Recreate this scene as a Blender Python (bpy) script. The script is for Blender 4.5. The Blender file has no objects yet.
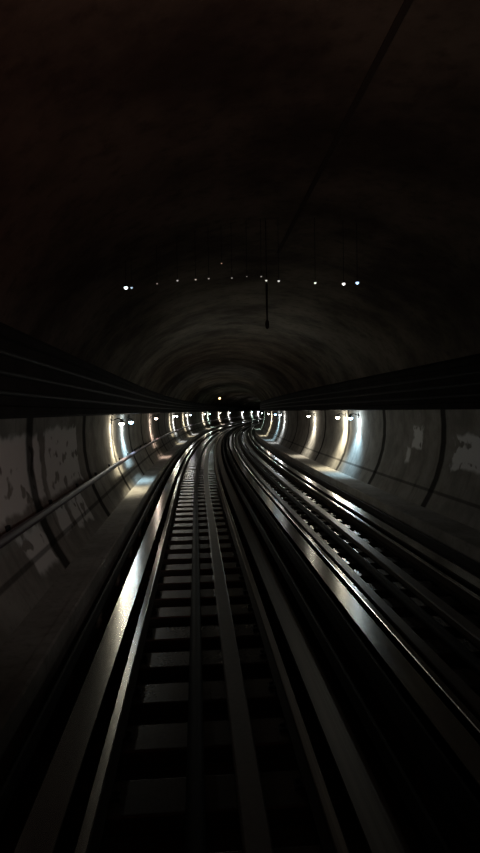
import bpy, bmesh, math, random
from mathutils import Vector, Matrix
random.seed(7)
S = bpy.context.scene
C = S.collection

# ------------------------------------------------------------------ view
S.view_settings.view_transform = 'Standard'
S.view_settings.look = 'None'
S.view_settings.exposure = 0.0
S.view_settings.gamma = 1.0
S.view_settings.use_curve_mapping = False

# ------------------------------------------------------------------ the line of the tunnel (metres)
CAM_H = 2.44          # eye above the running surface
S0, R = 17.0, 555.0   # straight for 17 m, then a right hand curve of 555 m radius
END = 205.0
def frame(s):
    if s <= S0: return Vector((0, s, 0)), 0.0
    a = (s - S0) / R
    return Vector((R * (1 - math.cos(a)), S0 + R * math.sin(a), 0)), a
def P(s, x, z):
    o, a = frame(s)
    return Vector((o.x + x * math.cos(a), o.y - x * math.sin(a), z))
TC = 1.60             # tunnel axis, from the eye
T1, T2 = 0.08, 2.92   # axes of the two tracks

# ------------------------------------------------------------------ object helpers
def link(name, bm, m, parent=None, smooth=False):
    me = bpy.data.meshes.new(name)
    bm.normal_update()
    bm.to_mesh(me); bm.free()
    if m: me.materials.append(m)
    if smooth:
        for p in me.polygons: p.use_smooth = True
    o = bpy.data.objects.new(name, me); C.objects.link(o)
    if parent: o.parent = parent
    return o
def tag(o, label=None, cat=None, group=None, kind=None):
    if label: o['label'] = label
    if cat: o['category'] = cat
    if group: o['group'] = group
    if kind: o['kind'] = kind
    return o
def empty(name, loc, rz=0):
    o = bpy.data.objects.new(name, None); C.objects.link(o)
    o.empty_display_size = .1
    o.location = loc; o.rotation_euler = (0, 0, rz)
    return o
def box(bm, x0, x1, y0, y1, z0, z1, bev=0):
    r = bmesh.ops.create_cube(bm, size=1)
    vs = r['verts']
    for v in vs:
        v.co = Vector((x0 + (v.co.x + .5) * (x1 - x0), y0 + (v.co.y + .5) * (y1 - y0), z0 + (v.co.z + .5) * (z1 - z0)))
    if bev:
        es = list({e for v in vs for e in v.link_edges})
        bmesh.ops.bevel(bm, geom=es, offset=bev, segments=2, affect='EDGES', profile=.5)
def tube(bm, a, b, r0, r1=None, n=12):
    a = Vector(a); b = Vector(b); r1 = r0 if r1 is None else r1
    d = b - a
    q = d.to_track_quat('Z', 'Y').to_matrix().to_4x4()
    bmesh.ops.create_cone(bm, cap_ends=True, segments=n, radius1=r0, radius2=r1, depth=d.length,
                          matrix=Matrix.Translation((a + b) / 2) @ q)
def lathe(bm, prof, n=20, c=(0, 0, 0)):
    rings = []
    for r, z in prof:
        rings.append([bm.verts.new((c[0] + r * math.cos(2 * math.pi * k / n), c[1] + r * math.sin(2 * math.pi * k / n), c[2] + z)) for k in range(n)])
    for A, B in zip(rings, rings[1:]):
        for k in range(n): bm.faces.new((A[k], A[(k + 1) % n], B[(k + 1) % n], B[k]))
    bm.faces.new(rings[0][::-1]); bm.faces.new(rings[-1])
def stations(s0, s1):
    out = [s0]
    while out[-1] < s1 - 1e-6:
        out.append(min(s1, out[-1] + (1.0 if out[-1] < 110 else 2.0)))
    return out
def sweep(name, prof, m, s0=-7.0, s1=END, closed=True, parent=None, smooth=False, flip=False, worn=None, m2=None):
    """profile [(x, z)] carried along the line; uv = metres along, metres round"""
    bm = bmesh.new(); uv = bm.loops.layers.uv.new('UVMap')
    ss = stations(s0, s1)
    L = [0.0]
    pts = prof + ([prof[0]] if closed else [])
    for a, b in zip(pts, pts[1:]): L.append(L[-1] + math.hypot(a[0] - b[0], a[1] - b[1]))
    rows = [[bm.verts.new(P(s, x, z)) for x, z in prof] for s in ss]
    n = len(prof)
    for i in range(len(ss) - 1):
        for k in range(n if closed else n - 1):
            j = (k + 1) % n
            vs = [rows[i][k], rows[i][j], rows[i + 1][j], rows[i + 1][k]]
            us = [(ss[i], L[k]), (ss[i], L[k + 1]), (ss[i + 1], L[k + 1]), (ss[i + 1], L[k])]
            if flip: vs.reverse(); us.reverse()
            f = bm.faces.new(vs)
            if worn is not None and k not in worn: f.material_index = 1   # only the rolling face is polished
            for lp, q in zip(f.loops, us): lp[uv].uv = q
    if closed:
        bm.faces.new(rows[0][::-1]); bm.faces.new(rows[-1])
        bmesh.ops.recalc_face_normals(bm, faces=bm.faces)
    ob = link(name, bm, m, parent, smooth)
    if m2: ob.data.materials.append(m2)
    return ob

# ------------------------------------------------------------------ materials
def mat(name, col, rough=.8, metal=0, spec=.5):
    m = bpy.data.materials.new(name); m.use_nodes = True
    b = m.node_tree.nodes['Principled BSDF']
    b.inputs['Base Color'].default_value = (*col, 1)
    b.inputs['Roughness'].default_value = rough
    b.inputs['Metallic'].default_value = metal
    b.inputs['Specular IOR Level'].default_value = spec
    return m, m.node_tree, b
class N:
    """a little node writer"""
    def __init__(s, nt): s.nt = nt
    def n(s, t, **k):
        x = s.nt.nodes.new(t)
        for a, v in k.items(): setattr(x, a, v)
        return x
    def l(s, a, b): s.nt.links.new(a, b)
    def put(s, sock, v):
        if isinstance(v, bpy.types.NodeSocket): s.l(v, sock)
        else: sock.default_value = v
    def math(s, op, a, b=0.0, c=None):
        x = s.n('ShaderNodeMath', operation=op)
        s.put(x.inputs[0], a); s.put(x.inputs[1], b)
        if c is not None: s.put(x.inputs[2], c)
        return x.outputs[0]
    def rng(s, v, a, b, c=0.0, d=1.0):
        x = s.n('ShaderNodeMapRange', interpolation_type='SMOOTHSTEP')
        s.put(x.inputs[0], v)
        for i, q in enumerate((a, b, c, d)): x.inputs[i + 1].default_value = q
        return x.outputs[0]
    def mix(s, f, a, b):
        x = s.n('ShaderNodeMix', data_type='RGBA')
        s.put(x.inputs[0], f)
        for i, q in ((6, a), (7, b)):
            if isinstance(q, bpy.types.NodeSocket): s.l(q, x.inputs[i])
            else: x.inputs[i].default_value = (*q, 1)
        return x.outputs[2]
    def uv(s): return s.n('ShaderNodeUVMap', uv_map='UVMap').outputs[0]
    def noise(s, vec, scale, detail=4, rough=.55, sc=(1, 1, 1), loc=(0, 0, 0)):
        mp = s.n('ShaderNodeMapping'); mp.inputs['Scale'].default_value = sc; mp.inputs['Location'].default_value = loc
        s.l(vec, mp.inputs[0])
        x = s.n('ShaderNodeTexNoise'); x.inputs['Scale'].default_value = scale
        x.inputs['Detail'].default_value = detail; x.inputs['Roughness'].default_value = rough
        s.l(mp.outputs[0], x.inputs[0]); return x.outputs[0]
    def bump(s, h, b, k=.3, d=.02):
        x = s.n('ShaderNodeBump'); x.inputs['Strength'].default_value = k; x.inputs['Distance'].default_value = d
        s.l(h, x.inputs['Height']); s.l(x.outputs[0], b.inputs['Normal'])

def concrete(name, c0, c1, rough=.85, scale=1.6, bump=.35, stretch=(1, 1, 1), spec=.3):
    m, nt, b = mat(name, c0, rough, 0, spec); g = N(nt)
    v = g.n('ShaderNodeTexCoord').outputs['Object']
    f = g.noise(v, scale, 6, .6, stretch); f2 = g.noise(v, scale * 9, 4, .6)
    t = g.rng(f, .32, .68)
    c = g.mix(t, c0, c1)
    c = g.mix(g.rng(f2, .45, .75, 0, .45), c, tuple(q * .5 for q in c0))
    g.l(c, b.inputs['Base Color']); g.bump(f2, b, bump)
    return m

def steel(name, col, rough, aniso=0.0, grime=.35, rot=0.0, spots=(.02, .016, .012)):
    """rolled steel, brushed along its length by the wheels"""
    m, nt, b = mat(name, col, rough, 1); g = N(nt)
    uv = g.uv()
    f = g.noise(uv, 3.0, 4, .6, (.03, 9, 1))
    c = g.mix(g.rng(f, .35, .75, 0, grime), col, spots)
    g.l(c, b.inputs['Base Color'])
    if aniso:
        t = g.n('ShaderNodeTangent', direction_type='UV_MAP', uv_map='UVMap')
        b.inputs['Anisotropic'].default_value = aniso
        b.inputs['Anisotropic Rotation'].default_value = rot
        g.l(t.outputs[0], b.inputs['Tangent'])
    return m

def box_mask(g, u, v, u0, u1, v0, v1, e=.12):
    a = g.math('MULTIPLY', g.rng(u, u0 - e, u0 + e), g.rng(u, u1 + e, u1 - e))
    # map range with from_min > from_max is a falling ramp
    c = g.math('MULTIPLY', g.rng(v, v0 - e, v0 + e), g.rng(v, v1 + e, v1 - e))
    return g.math('MULTIPLY', a, c)

def wall_mat(name, base, patches, paint, joint0, jw, spacing=4.2):
    """cast lining in rings: dark joints, run-down stains, worn whitewash patches"""
    m, nt, b = mat(name, base, 1, 0, 0); g = N(nt)
    uv = g.uv(); sp = g.n('ShaderNodeSeparateXYZ'); g.l(uv, sp.inputs[0])
    u, v = sp.outputs[0], sp.outputs[1]
    f = g.noise(uv, 1.3, 5, .6); f2 = g.noise(uv, 9, 4, .6); run = g.noise(uv, 2.2, 4, .6, (3, .25, 1))
    c = g.mix(g.rng(f, .3, .7), tuple(q * .72 for q in base), tuple(q * 1.15 for q in base))
    c = g.mix(g.rng(run, .5, .78, 0, .6), c, tuple(q * .38 for q in base))
    c = g.mix(g.rng(f2, .55, .75, 0, .4), c, tuple(q * .45 for q in base))
    # whitewash / paint patches
    du = g.math('ADD', u, g.math('MULTIPLY', g.math('SUBTRACT', g.noise(uv, 1.7, 3), .5), .75))
    dv = g.math('ADD', v, g.math('MULTIPLY', g.math('SUBTRACT', g.noise(uv, 1.9, 3, .5, (1, 1, 1), (7, 3, 0)), .5), .35))
    tot = None
    for (u0, u1, v0, v1) in patches:
        k = box_mask(g, du, dv, u0, u1, v0, v1, .05)
        tot = k if tot is None else g.math('MAXIMUM', tot, k)
    if tot is not None:
        hole = g.rng(g.noise(uv, 2.6, 2, .45, (1, 1.2, 1), (1.3, 4.1, 0)), .64, .57)
        tot = g.math('MULTIPLY', tot, hole)
        c = g.mix(g.math('MULTIPLY', tot, .9), c, paint)
    # ring joints
    fr = g.math('FRACT', g.math('DIVIDE', g.math('ADD', g.math('SUBTRACT', u, joint0), spacing * 40), spacing))
    d = g.math('MINIMUM', fr, g.math('SUBTRACT', 1.0, fr))
    jt = g.rng(d, jw, jw * .5)
    c = g.mix(g.math('MULTIPLY', jt, .85), c, (.012, .011, .010))
    # pour line low on the wall
    dl = g.math('ABSOLUTE', g.math('SUBTRACT', v, .42))
    c = g.mix(g.rng(dl, .05, .02, 0, .6), c, (.02, .018, .016))
    g.l(c, b.inputs['Base Color'])
    h = g.math('SUBTRACT', f2, g.math('MULTIPLY', jt, 1.5)); g.bump(h, b, .4)
    return m

M = {}
WL_PATCH = [(7.0, 9.3, 1.05, 2.02), (9.6, 12.2, 1.0, 2.05), (9.5, 10.15, .36, .86), (10.5, 11.0, .30, .84), (11.1, 11.6, .28, .84),
            (7.6, 8.6, .2, .8)]
WR_PATCH = [(11.1, 12.4, 1.0, 1.75), (14.2, 14.9, 1.35, 1.85), (9.4, 10.4, .8, 1.5), (14.9, 15.2, .9, 1.3)]
M['wall_l'] = wall_mat('left_lining', (.30, .28, .25), WL_PATCH, (.75, .73, .70), 13.0, .055)
M['wall_r'] = wall_mat('right_lining', (.30, .285, .26), WR_PATCH, (.80, .80, .80), 17.2, .045)
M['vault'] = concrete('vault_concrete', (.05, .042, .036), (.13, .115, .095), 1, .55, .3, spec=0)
M['bed'] = concrete('track_bed', (.035, .030, .028), (.075, .065, .058), .9, 2.2, .7, spec=.2)
M['walk'] = concrete('walkway_concrete', (.24, .225, .20), (.36, .34, .31), .95, 1.1, .3, spec=.1)
M['sleeper'] = concrete('sleeper_concrete', (.05, .046, .04), (.09, .082, .072), .24, 3, .04, spec=.6)
M['band'] = concrete('conduit_cover', (.10, .088, .075), (.17, .15, .125), .40, 2, .05, (1, .2, 1), spec=.6)
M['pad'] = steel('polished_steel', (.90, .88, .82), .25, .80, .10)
M['pad_dull'] = steel('dull_steel', (.22, .195, .17), .45, .4, .5)  # darker, rougher steel than the other running beams
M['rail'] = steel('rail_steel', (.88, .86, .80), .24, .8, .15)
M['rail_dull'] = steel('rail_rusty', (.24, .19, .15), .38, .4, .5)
M['rust'] = steel('rusty_flank', (.05, .036, .028), .8, 0, .5)
M['guide'] = steel('guide_steel', (.03, .027, .025), .75, 0, .4)
M['black'] = mat('black_steel', (.009, .009, .009), .7, 0, .15)[0]
M['seam'] = mat('seam_tar', (.045, .04, .035), 1, 0, 0)[0]
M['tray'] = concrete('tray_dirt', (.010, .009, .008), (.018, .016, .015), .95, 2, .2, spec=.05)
M['insul'] = mat('insulator_resin', (.10, .075, .055), .45, 0, .5)[0]
M['pipe'] = mat('handrail_paint', (.07, .05, .06), .55, 0, .25)[0]
M['housing'] = mat('lamp_housing', (.10, .10, .10), .5, .3, .5)[0]
def glow(name, col, k):
    m = bpy.data.materials.new(name); m.use_nodes = True
    nt = m.node_tree; nt.nodes.clear()
    e = nt.nodes.new('ShaderNodeEmission'); e.inputs[0].default_value = (*col, 1); e.inputs[1].default_value = k
    o = nt.nodes.new('ShaderNodeOutputMaterial'); nt.links.new(e.outputs[0], o.inputs[0]); return m

# ------------------------------------------------------------------ the shell
def wall_prof(side):
    pr = [(3.44, .22), (3.60, .50), (3.76, .85), (3.88, 1.25), (3.94, 1.65), (3.95, 2.05), (3.92, 2.50), (3.90, 2.62)]
    return [(TC + side * x, z) for x, z in pr]
def struct(o): o['kind'] = 'structure'; return o
struct(sweep('wall_left', wall_prof(-1), M['wall_l'], closed=False, smooth=True, flip=True))
struct(sweep('wall_right', wall_prof(1), M['wall_r'], closed=False, smooth=True))
A, B_, ZC = 3.90, 2.72, 2.62
cp = [(TC - A * math.cos(math.pi * k / 32), ZC + B_ * math.sin(math.pi * k / 32)) for k in range(33)]
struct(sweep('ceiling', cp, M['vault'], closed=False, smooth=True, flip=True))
struct(sweep('floor', [(TC - 3.5, -.36), (TC + 3.5, -.36)], M['bed'], closed=False, flip=True))
# seam along the crown of the vault
struct(sweep('trim_1', [(TC - .03, ZC + B_ - .016), (TC + .03, ZC + B_ - .016), (TC + .03, ZC + B_ - .004), (TC - .03, ZC + B_ - .004)], M['seam'], s0=-7, s1=11))
# rear portal wall behind the train
bm = bmesh.new()
box(bm, TC - 4.2, TC + 4.2, -7.4, -7.05, -.5, 5.6)
struct(link('wall_back', bm, M['bed']))

# walkways with a kerb
def walkway(side, xin, label):
    xo = TC + side * 3.47
    i = xin
    pr = [(i, -.35), (i, .23), (i + side * .02, .25), (i + side * .12, .25), (i + side * .13, .235), (xo, .235), (xo, -.35)]
    o = sweep('walkway', pr, M['walk'])
    tag(o, label, 'walkway')
walkway(-1, -1.36, 'raised concrete walkway at the foot of the left wall, under the handrail')
walkway(1, 4.36, 'raised concrete walkway at the foot of the right wall')

# dark cable troughs along both haunches, at eye height
def trough(side, label):
    w, zb, zt = 3.90, 2.40, 3.55
    x0, x1 = 3.42, w - .02
    pr = [(x1, zb), (x0 + .03, zb), (x0, zb + .03), (x0, zb + .12), (x0 + .05, zb + .14), (x0 + .05, zt - .35),
          (x0, zt - .33), (x0, zt - .25), (3.45, zt - .20), (3.60, zt - .14), (x1 - .25, zt - .14), (x1 - .1, zb + .3)]
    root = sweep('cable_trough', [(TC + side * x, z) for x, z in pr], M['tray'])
    tag(root, label, 'cable trough')
    for k in range(3):
        z = zb + .26 + k * .2
        c = [(TC + side * (x0 + .035 + .03 * math.cos(a)), z + .03 * math.sin(a)) for a in [math.pi * 2 * j / 8 for j in range(8)]]
        sweep('cable', c, M['black'], s1=120, parent=root, smooth=True)
    return root
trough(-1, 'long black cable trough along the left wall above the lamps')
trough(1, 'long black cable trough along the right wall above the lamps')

# ------------------------------------------------------------------ the tracks
def beam_prof(x, w, zt=0.0, h=.30, foot=None):
    f = (foot or w) / 2; w /= 2; zb = zt - h
    return [(x - w, zt), (x - w, zt - .022), (x - .012, zt - .03), (x - .012, zb + .03), (x - f, zb + .02), (x - f, zb),
            (x + f, zb), (x + f, zb + .02), (x + .012, zb + .03), (x + .012, zt - .03), (x + w, zt - .022), (x + w, zt)]
def rail_prof(x, zt):
    return [(x - .030, zt), (x - .036, zt - .008), (x - .036, zt - .035), (x - .010, zt - .05), (x - .010, zt - .14), (x - .065, zt - .155), (x - .065, zt - .17),
            (x + .065, zt - .17), (x + .065, zt - .155), (x + .010, zt - .14), (x + .010, zt - .05), (x + .036, zt - .035), (x + .036, zt - .008), (x + .030, zt)]
ZS = -.222   # top of the sleepers
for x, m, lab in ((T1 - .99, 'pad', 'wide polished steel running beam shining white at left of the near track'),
                  (T1 + .99, 'pad_dull', 'dull steel running beam at right of the near track'),
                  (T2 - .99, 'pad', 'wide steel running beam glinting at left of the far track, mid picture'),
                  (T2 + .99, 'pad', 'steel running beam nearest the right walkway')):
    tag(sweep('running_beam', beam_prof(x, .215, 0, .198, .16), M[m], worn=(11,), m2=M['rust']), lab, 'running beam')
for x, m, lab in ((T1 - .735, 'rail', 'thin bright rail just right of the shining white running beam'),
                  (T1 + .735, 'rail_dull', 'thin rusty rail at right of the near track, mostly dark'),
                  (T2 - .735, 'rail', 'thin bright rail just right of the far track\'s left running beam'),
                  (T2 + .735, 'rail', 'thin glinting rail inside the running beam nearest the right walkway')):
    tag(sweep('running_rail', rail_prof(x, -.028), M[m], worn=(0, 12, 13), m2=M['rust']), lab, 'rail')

# long flat covers running between the rails
def cover(x, w, lab):
    z0, z1 = ZS + .001, ZS + .10
    w /= 2
    tag(sweep('conduit_cover', [(x - w, z0), (x - w, z1 - .012), (x - w + .012, z1), (x + w - .012, z1), (x + w, z1 - .012), (x + w, z0)], M['band']), lab, 'conduit cover')
cover(.36, .175, 'dull grey conduit cover running up the middle of the near track')
cover(3.19, .175, 'dull grey conduit cover running up the middle of the far track')
cover(2.43, .15, 'narrow dull conduit cover beside the left rail of the far track')
def pipe_run(name, x, z, r, m, lab, cat, s1=END):
    c = [(x + r * math.cos(a), z + r * math.sin(a)) for a in [math.pi * 2 * j / 10 for j in range(10)]]
    tag(sweep(name, c, m, s1=s1, smooth=True), lab, cat)
pipe_run('track_cable', -.01, ZS + .067, .065, M['black'], 'black cable laid along the sleepers left of the near conduit cover', 'cable')
pipe_run('track_cable', 2.82, ZS + .067, .065, M['black'], 'black cable laid along the sleepers left of the far conduit cover', 'cable')
for x, lab in ((1.46, 'black cable on the track bed between the tracks, left of the pair'), (1.54, 'black cable on the track bed between the tracks, right of the pair')):
    pipe_run('bed_cable', x, -.325, .033, M['black'], lab, 'cable')

# guide bars on resin insulators
def insulator_bm():
    bm = bmesh.new()
    lathe(bm, [(.06, 0), (.06, .015), (.035, .03), (.05, .06), (.032, .085), (.05, .115), (.03, .14), (.035, .17), (.02, .185)], 12)
    return bm
ins0 = None
def guide_bar(x, side, lab):
    global ins0
    zt = .085
    # an L of steel, its upright turned to the tyres
    pr = [(x, zt), (x + side * .025, zt), (x + side * .025, zt - .13), (x + side * .12, zt - .13), (x + side * .12, zt - .155), (x, zt - .155)]
    root = sweep('guide_bar', pr, M['guide']); tag(root, lab, 'guide bar')
    for k in range(36):
        s = 2.2 + k * 1.9
        o, a = frame(s)
        if ins0 is None:
            q = link('insulator', insulator_bm(), M['insul'], None, True); ins0 = q
        else:
            q = ins0.copy(); C.objects.link(q)
        q.parent = root
        q.location = P(s, x + side * .07, -.36); q.rotation_euler = (0, 0, -a)
        q.scale = (1, 1, (zt - .155 + .36) / .185)
guide_bar(T1 - 1.28, -1, 'black steel guide bar along the edge of the left walkway')
guide_bar(T1 + 1.24, 1, 'dark guide bar between the tracks, on the near track\'s side')
guide_bar(T2 - 1.24, -1, 'dark guide bar between the tracks, on the far track\'s side')
guide_bar(T2 + 1.28, 1, 'black steel guide bar along the edge of the right walkway')

# sleepers, one by one
def sleeper_bm():
    bm = bmesh.new()
    box(bm, -1.13, 1.13, -.20, .20, -.36, ZS, .015)
    return bm
def clip_bm():
    bm = bmesh.new()      # a tie plate with its two bolts standing out of it
    w, h = .13, .05
    lathe(bm, [(.012, .055), (.020, .052), (.022, .030)], 8, (-.10, 0, 0))
    box(bm, -w, w, -h, h, -.003, .022, .005)
    lathe(bm, [(.022, .018), (.022, .045), (.010, .055)], 8, (.10, 0, 0))
    return bm
slp = link('sleeper', sleeper_bm(), M['sleeper'])
clip = None
for T, lab, grp in ((T1, 'pale concrete sleeper under the near track', 'sleepers of the near track'),
                    (T2, 'pale concrete sleeper under the far track', 'sleepers of the far track')):
    for k in range(100):
        s = 2.6 + k * .77
        o, a = frame(s)
        q = slp if (T == T1 and k == 0) else slp.copy()
        if q is not slp: C.objects.link(q)
        q.location = P(s, T, 0); q.rotation_euler = (0, 0, -a)
        tag(q, lab, 'sleeper', grp)
        if k < 24:
            for x in (-.99, -.735, .735, .99):
                if clip is None: c = clip = link('tie_plate', clip_bm(), M['black'])
                else: c = clip.copy(); C.objects.link(c)
                c.parent = q; c.location = (x, 0, ZS)

# handrail pipe on the left wall
HX, HZ = -2.03, 1.10
hr = sweep('handrail', [(HX + .055 * math.cos(a), HZ + .055 * math.sin(a)) for a in [math.pi * 2 * j / 12 for j in range(12)]], M['pipe'], smooth=True)
tag(hr, 'long dark handrail pipe fixed along the left wall above the walkway', 'handrail')
brk = None
for k in range(40):
    s = 3.1 + k * 2.1; o, a = frame(s)
    if brk is None:
        bm = bmesh.new()
        tube(bm, (0, 0, 0), (-.20, 0, -.02), .018, n=8); box(bm, -.215, -.17, -.05, .05, -.08, .05, .006)
        brk = link('bracket', bm, M['black'], hr); q = brk
    else:
        q = brk.copy(); C.objects.link(q); q.parent = hr
    q.location = P(s, HX, HZ - .03); q.rotation_euler = (0, 0, -a)

# ------------------------------------------------------------------ the wall lamps
WARM, COOL, ROSE, PALE = (1, .90, .62), (.42, .76, 1.0), (1, .72, .60), (.80, .90, 1.0)
TEAL, CREAM = (.55, .95, .85), (1, .93, .75)
LW = {}
def lamp_parts():
    bm = bmesh.new()      # bracket: plate on the wall and a swan arm (towards -x is the wall)
    box(bm, -.30, -.27, -.05, .05, -.02, .14, .006)
    tube(bm, (-.28, 0, .06), (-.10, 0, .13), .014, n=8); tube(bm, (-.10, 0, .13), (0, 0, .09), .014, n=8)
    br = link('bracket', bm, M['black'])
    bm = bmesh.new()      # bell housing
    lathe(bm, [(.012, .11), (.03, .10), (.05, .075), (.075, .03), (.085, 0), (.08, -.002)], 20)
    ho = link('lamp_housing', bm, M['housing'], None, True)
    bm = bmesh.new()
    lathe(bm, [(.070, .004), (.072, -.02), (.062, -.05), (.042, -.072), (.015, -.082)], 20)
    gl = link('lamp_glass', bm, None, None, True)
    return br, ho, gl
PARTS = lamp_parts(); used = [False]
GL = {}
def wall_lamp(side, s, x, z, col, k, lab, grp):
    o, a = frame(s)
    root = empty('wall_lamp', P(s, x, z), -a + (math.pi if side > 0 else 0))
    tag(root, lab, 'lamp', grp)
    for i, p in enumerate(PARTS):
        if not used[0]: q = p
        else: q = p.copy(); C.objects.link(q)
        if i == 2:
            if col not in GL:
                me = PARTS[2].data.copy(); me.materials.clear(); me.materials.append(glow('lamp_glow', col, 26)); GL[col] = me
            q.data = GL[col]
        q.parent = root
    used[0] = True
    # the downlight in the bell, then the glow of its glass
    L = bpy.data.lights.new('lamp_beam', 'SPOT'); L.color = [c * .9 + .1 * d for c, d in zip(col, (1, .95, .85))]; L.energy = 300 * k; L.spot_size = math.radians(100); L.spot_blend = 1
    L.shadow_soft_size = .07
    q = bpy.data.objects.new('lamp_beam', L); C.objects.link(q); q.parent = root
    q.location = (0, 0, -.16); q.rotation_euler = (0, math.radians(6), 0)
    L = bpy.data.lights.new('lamp_spill', 'POINT'); L.color = [c * .45 + .55 * d for c, d in zip(col, (1, .93, .80))]; L.energy = 42 * k; L.shadow_soft_size = .07
    q = bpy.data.objects.new('lamp_spill', L); C.objects.link(q); q.parent = root
    q.location = (0, 0, -.17)
ORD = ['nearest', 'second', 'third', 'fourth', 'fifth', 'sixth', 'seventh', 'eighth', 'ninth', 'tenth', 'eleventh', 'twelfth', 'thirteenth', 'fourteenth', 'fifteenth']
def word(i, side, colour):
    if i == 0: return f'{colour} wall lamp nearest the camera on the {side} wall'
    return f'{colour} wall lamp, {ORD[i]} from the camera along the {side} wall'
LEFT = [(17.1, WARM, 1.0, 'warm yellow'), (19.5, COOL, .9, 'cool blue'), (29.6, ROSE, .7, 'warm rosy'), (42.0, WARM, .5, 'warm yellow'), (44.5, PALE, .6, 'pale white'),
        (54.0, WARM, .6, 'warm yellow'), (58.5, PALE, .9, 'pale white'), (77.0, CREAM, .9, 'cream'), (84.0, TEAL, .7, 'greenish white'), (99.5, CREAM, .9, 'cream'),
        (114.5, PALE, .8, 'pale white'), (136.5, PALE, .9, 'pale white'), (152.0, TEAL, .8, 'greenish white'), (163.0, PALE, .9, 'pale white')]
for i, (s, c, k, w) in enumerate(LEFT):
    wall_lamp(-1, s, -2.05, CAM_H - .28, c, k * (1 + max(0, s - 30) / 45), word(i, 'left', w), 'wall lamps along the left wall')
RIGHT = [(20.0, COOL, .9, 'cool blue'), (21.9, WARM, 1.1, 'warm white'), (28.2, CREAM, .9, 'cream'), (40.6, PALE, .6, 'pale white'), (44.5, COOL, .6, 'cool blue'),
         (52.7, WARM, .8, 'warm white'), (72.0, TEAL, .6, 'greenish white')]
for i, (s, c, k, w) in enumerate(RIGHT):
    wall_lamp(1, s, 5.25, CAM_H - .28, c, k * (1 + max(0, s - 30) / 45), word(i, 'right', w), 'wall lamps along the right wall')

# ------------------------------------------------------------------ window reflections of the lamps, built as added lights under the vault
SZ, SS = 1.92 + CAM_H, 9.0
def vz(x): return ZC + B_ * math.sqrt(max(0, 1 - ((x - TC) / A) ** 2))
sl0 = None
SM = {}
def reflection_dot(x, z, r, col, k, lab):
    root = empty('window_reflection', P(SS, x, z)); tag(root, lab, 'reflection dot', 'window reflections of the lamps, built as hanging lights')
    bm = bmesh.new(); tube(bm, (0, 0, r * .8), (0, 0, vz(x) - z + .01), .004, n=6); link('added_stem', bm, M['black'], root)
    bm = bmesh.new(); lathe(bm, [(r * .6, r * 1.5), (r * 1.15, r * 1.2), (r * 1.2, r * .5), (r * .9, r * .4)], 12); link('added_cap', bm, M['black'], root, True)
    bm = bmesh.new(); lathe(bm, [(r * .9, r * .5), (r, 0), (r * .75, -r * .55), (r * .25, -r * .85)], 12); link('reflection_bulb', bm, glow('reflection_glow', col, k), root, True)
REFL = [(127.5, 288, .030, (.8, .9, 1), 2.5), (133, 288, .018, (.6, .8, 1), .8), (158, 284, .012, (1, .8, .7), .25), (178, 281, .015, (.9, .85, .8), .45), (196, 280, .014, (1, .85, .7), .4),
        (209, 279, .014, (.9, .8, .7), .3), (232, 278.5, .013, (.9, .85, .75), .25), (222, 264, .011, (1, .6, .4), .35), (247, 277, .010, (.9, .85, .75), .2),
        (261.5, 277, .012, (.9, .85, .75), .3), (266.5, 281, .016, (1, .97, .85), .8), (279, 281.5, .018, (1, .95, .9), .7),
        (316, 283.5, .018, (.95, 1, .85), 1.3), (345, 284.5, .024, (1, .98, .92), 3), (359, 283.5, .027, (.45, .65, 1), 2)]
for i, (px, py, r, c, k) in enumerate(sorted(REFL)):
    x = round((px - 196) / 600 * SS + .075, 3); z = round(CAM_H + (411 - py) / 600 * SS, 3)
    lab = 'small dim window reflection built as a hanging light, %s from the left in the row' % ['leftmost', 'second', 'third', 'fourth', 'fifth', 'sixth', 'seventh', 'eighth', 'ninth', 'tenth', 'eleventh', 'twelfth', 'thirteenth', 'fourteenth', 'fifteenth'][i]
    if i == 0: lab = 'bright white window reflection built as a hanging light, leftmost of the row'
    if i == 1: lab = 'small bluish window reflection close beside the bright leftmost one'
    if i in (10, 11): lab = 'small white window reflection built as a hanging light, ' + ('just left of the dark cord' if i == 10 else 'just right of the dark cord')
    if i == 12: lab = 'greenish white window reflection alone right of the middle of the row'
    if i == 13: lab = 'bright warm white window reflection beside the blue one'
    if i == 14: lab = 'bright blue window reflection, rightmost of the row'
    reflection_dot(x, z, r, c, k, lab)
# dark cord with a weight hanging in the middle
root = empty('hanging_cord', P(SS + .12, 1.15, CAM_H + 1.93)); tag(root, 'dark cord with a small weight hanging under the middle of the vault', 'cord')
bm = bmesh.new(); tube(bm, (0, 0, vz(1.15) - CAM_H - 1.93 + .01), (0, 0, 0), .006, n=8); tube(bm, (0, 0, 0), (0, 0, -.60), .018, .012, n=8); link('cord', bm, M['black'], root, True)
bm = bmesh.new(); lathe(bm, [(.012, .07), (.026, .05), (.032, 0), (.026, -.05), (.01, -.07)], 14, (0, 0, -.62)); link('weight', bm, M['black'], root, True)

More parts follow.
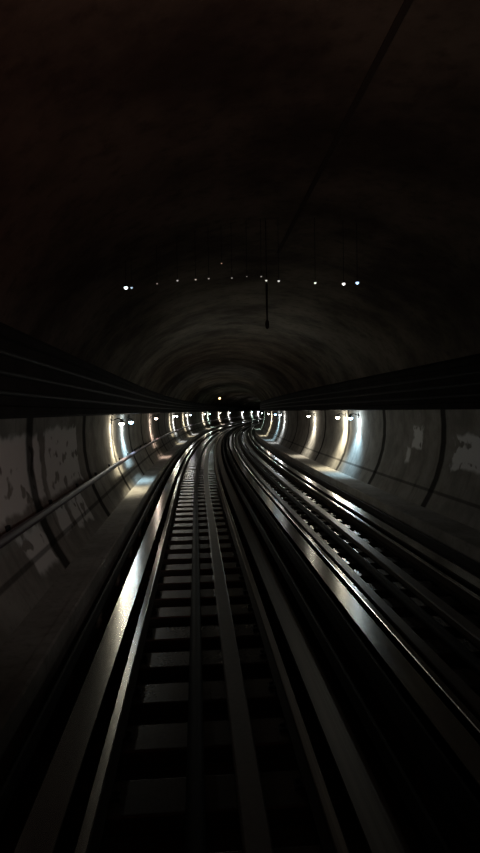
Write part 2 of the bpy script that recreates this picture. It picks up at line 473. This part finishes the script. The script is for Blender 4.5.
# ------------------------------------------------------------------ amber signal on the haunch
sg_s = 90.0
o, a = frame(sg_s)
root = empty('signal_lamp', P(sg_s, -1.15, CAM_H + 1.95), -a)
tag(root, 'amber signal lamp high on the vault where the tunnel bends', 'signal')
bm = bmesh.new(); box(bm, -.20, .20, 0, .24, -.32, .75, .03); link('signal_housing', bm, M['black'], root)
for zz, col, k in ((0, (1, .60, .24), 7), (.45, (1, .25, .06), .8)):
    bm = bmesh.new()
    tube(bm, (0, -.06, zz), (0, 0.0, zz), .15, n=20)
    link('signal_lens', bm, glow('signal_glow', col, k), root)
    bm = bmesh.new()
    n = 14
    ring = [(.17 * math.cos(math.pi * j / n), .17 * math.sin(math.pi * j / n)) for j in range(n + 1)]
    for (x0, z0), (x1, z1) in zip(ring, ring[1:]):
        q = [bm.verts.new(v) for v in ((x0, 0, zz + z0), (x1, 0, zz + z1), (x1, -.22, zz + z1), (x0, -.22, zz + z0))]; bm.faces.new(q)
    bmesh.ops.remove_doubles(bm, verts=bm.verts, dist=1e-4)
    bmesh.ops.solidify(bm, geom=bm.faces[:], thickness=.01)
    link('signal_hood', bm, M['black'], root)
bm = bmesh.new(); tube(bm, (-.05, .12, .7), (-.35, .12, .9), .03, n=8); link('mounting_arm', bm, M['black'], root)
L = bpy.data.lights.new('signal_spill', 'POINT'); L.color = (1, .4, .1); L.energy = 14; L.shadow_soft_size = .1
q = bpy.data.objects.new('signal_spill', L); C.objects.link(q); q.parent = root; q.location = (0, -.35, 0.2)

# ------------------------------------------------------------------ dim tail lamps and added fill spots, behind the eye
def train_light(name, loc, col, e, r=.12):
    L = bpy.data.lights.new(name, 'POINT'); L.color = col; L.energy = e; L.shadow_soft_size = r
    q = bpy.data.objects.new(name, L); C.objects.link(q); q.location = loc
def fill_spot(name, loc, target, col, e, deg):  # unseen spot, added as fill
    L = bpy.data.lights.new(name, 'SPOT'); L.color = col; L.energy = e; L.spot_size = math.radians(deg); L.spot_blend = 1; L.shadow_soft_size = .2
    q = bpy.data.objects.new(name, L); C.objects.link(q); q.location = loc
    q.rotation_euler = (Vector(target) - Vector(loc)).to_track_quat('-Z', 'Y').to_euler()
fill_spot('wall_fill_left', (.8, -1.5, 2.3), (-2.2, 9.5, 1.65), (1, .93, .88), 360, 30)  # added spot that brightens the near left wall
fill_spot('wall_fill_right', (.0, -1.5, 2.3), (5.5, 13, 1.7), (.95, .95, 1), 140, 26)  # added spot, weaker, aimed at the right wall
train_light('tail_lamp_left', (-.9, -.8, 1.1), (1, .14, .10), .35)
train_light('tail_lamp_right', (1.0, -.8, 1.1), (1, .14, .10), .3)
fill_spot('vault_fill_red', (-.2, -2.0, 3.4), (-2.0, 7.0, 6.8), (1, .26, .18), 240, 90)  # added red spot that tints the upper left vault
L = bpy.data.lights.new('vault_fill', 'SPOT'); L.color = (1, .90, .76); L.energy = 260; L.spot_size = math.radians(95); L.spot_blend = 1; L.shadow_soft_size = .3  # added spot aimed up, lifts the vault out of black
q = bpy.data.objects.new('vault_fill', L); C.objects.link(q); q.location = (.6, -2.5, 3.2); q.rotation_euler = (math.radians(90 + 38), 0, -.1)

w = bpy.data.worlds.new('World'); S.world = w; w.use_nodes = True
w.node_tree.nodes['Background'].inputs[0].default_value = (0, 0, 0, 1)

# ------------------------------------------------------------------ camera
cd = bpy.data.cameras.new('Camera'); cam = bpy.data.objects.new('Camera', cd); C.objects.link(cam)
cd.sensor_fit = 'VERTICAL'; cd.sensor_height = 36; cd.lens = 600 / 853 * 36
cd.clip_start = .05; cd.clip_end = 600
cam.location = (.04, 0, CAM_H)
from mathutils import Euler
cam.rotation_euler = (Euler((math.radians(90) - math.atan(15.5 / 600), 0, -math.atan(44 / 600))).to_matrix() @ Matrix.Rotation(-.0166, 3, 'Z')).to_euler()   # the phone leans a degree
S.camera = cam
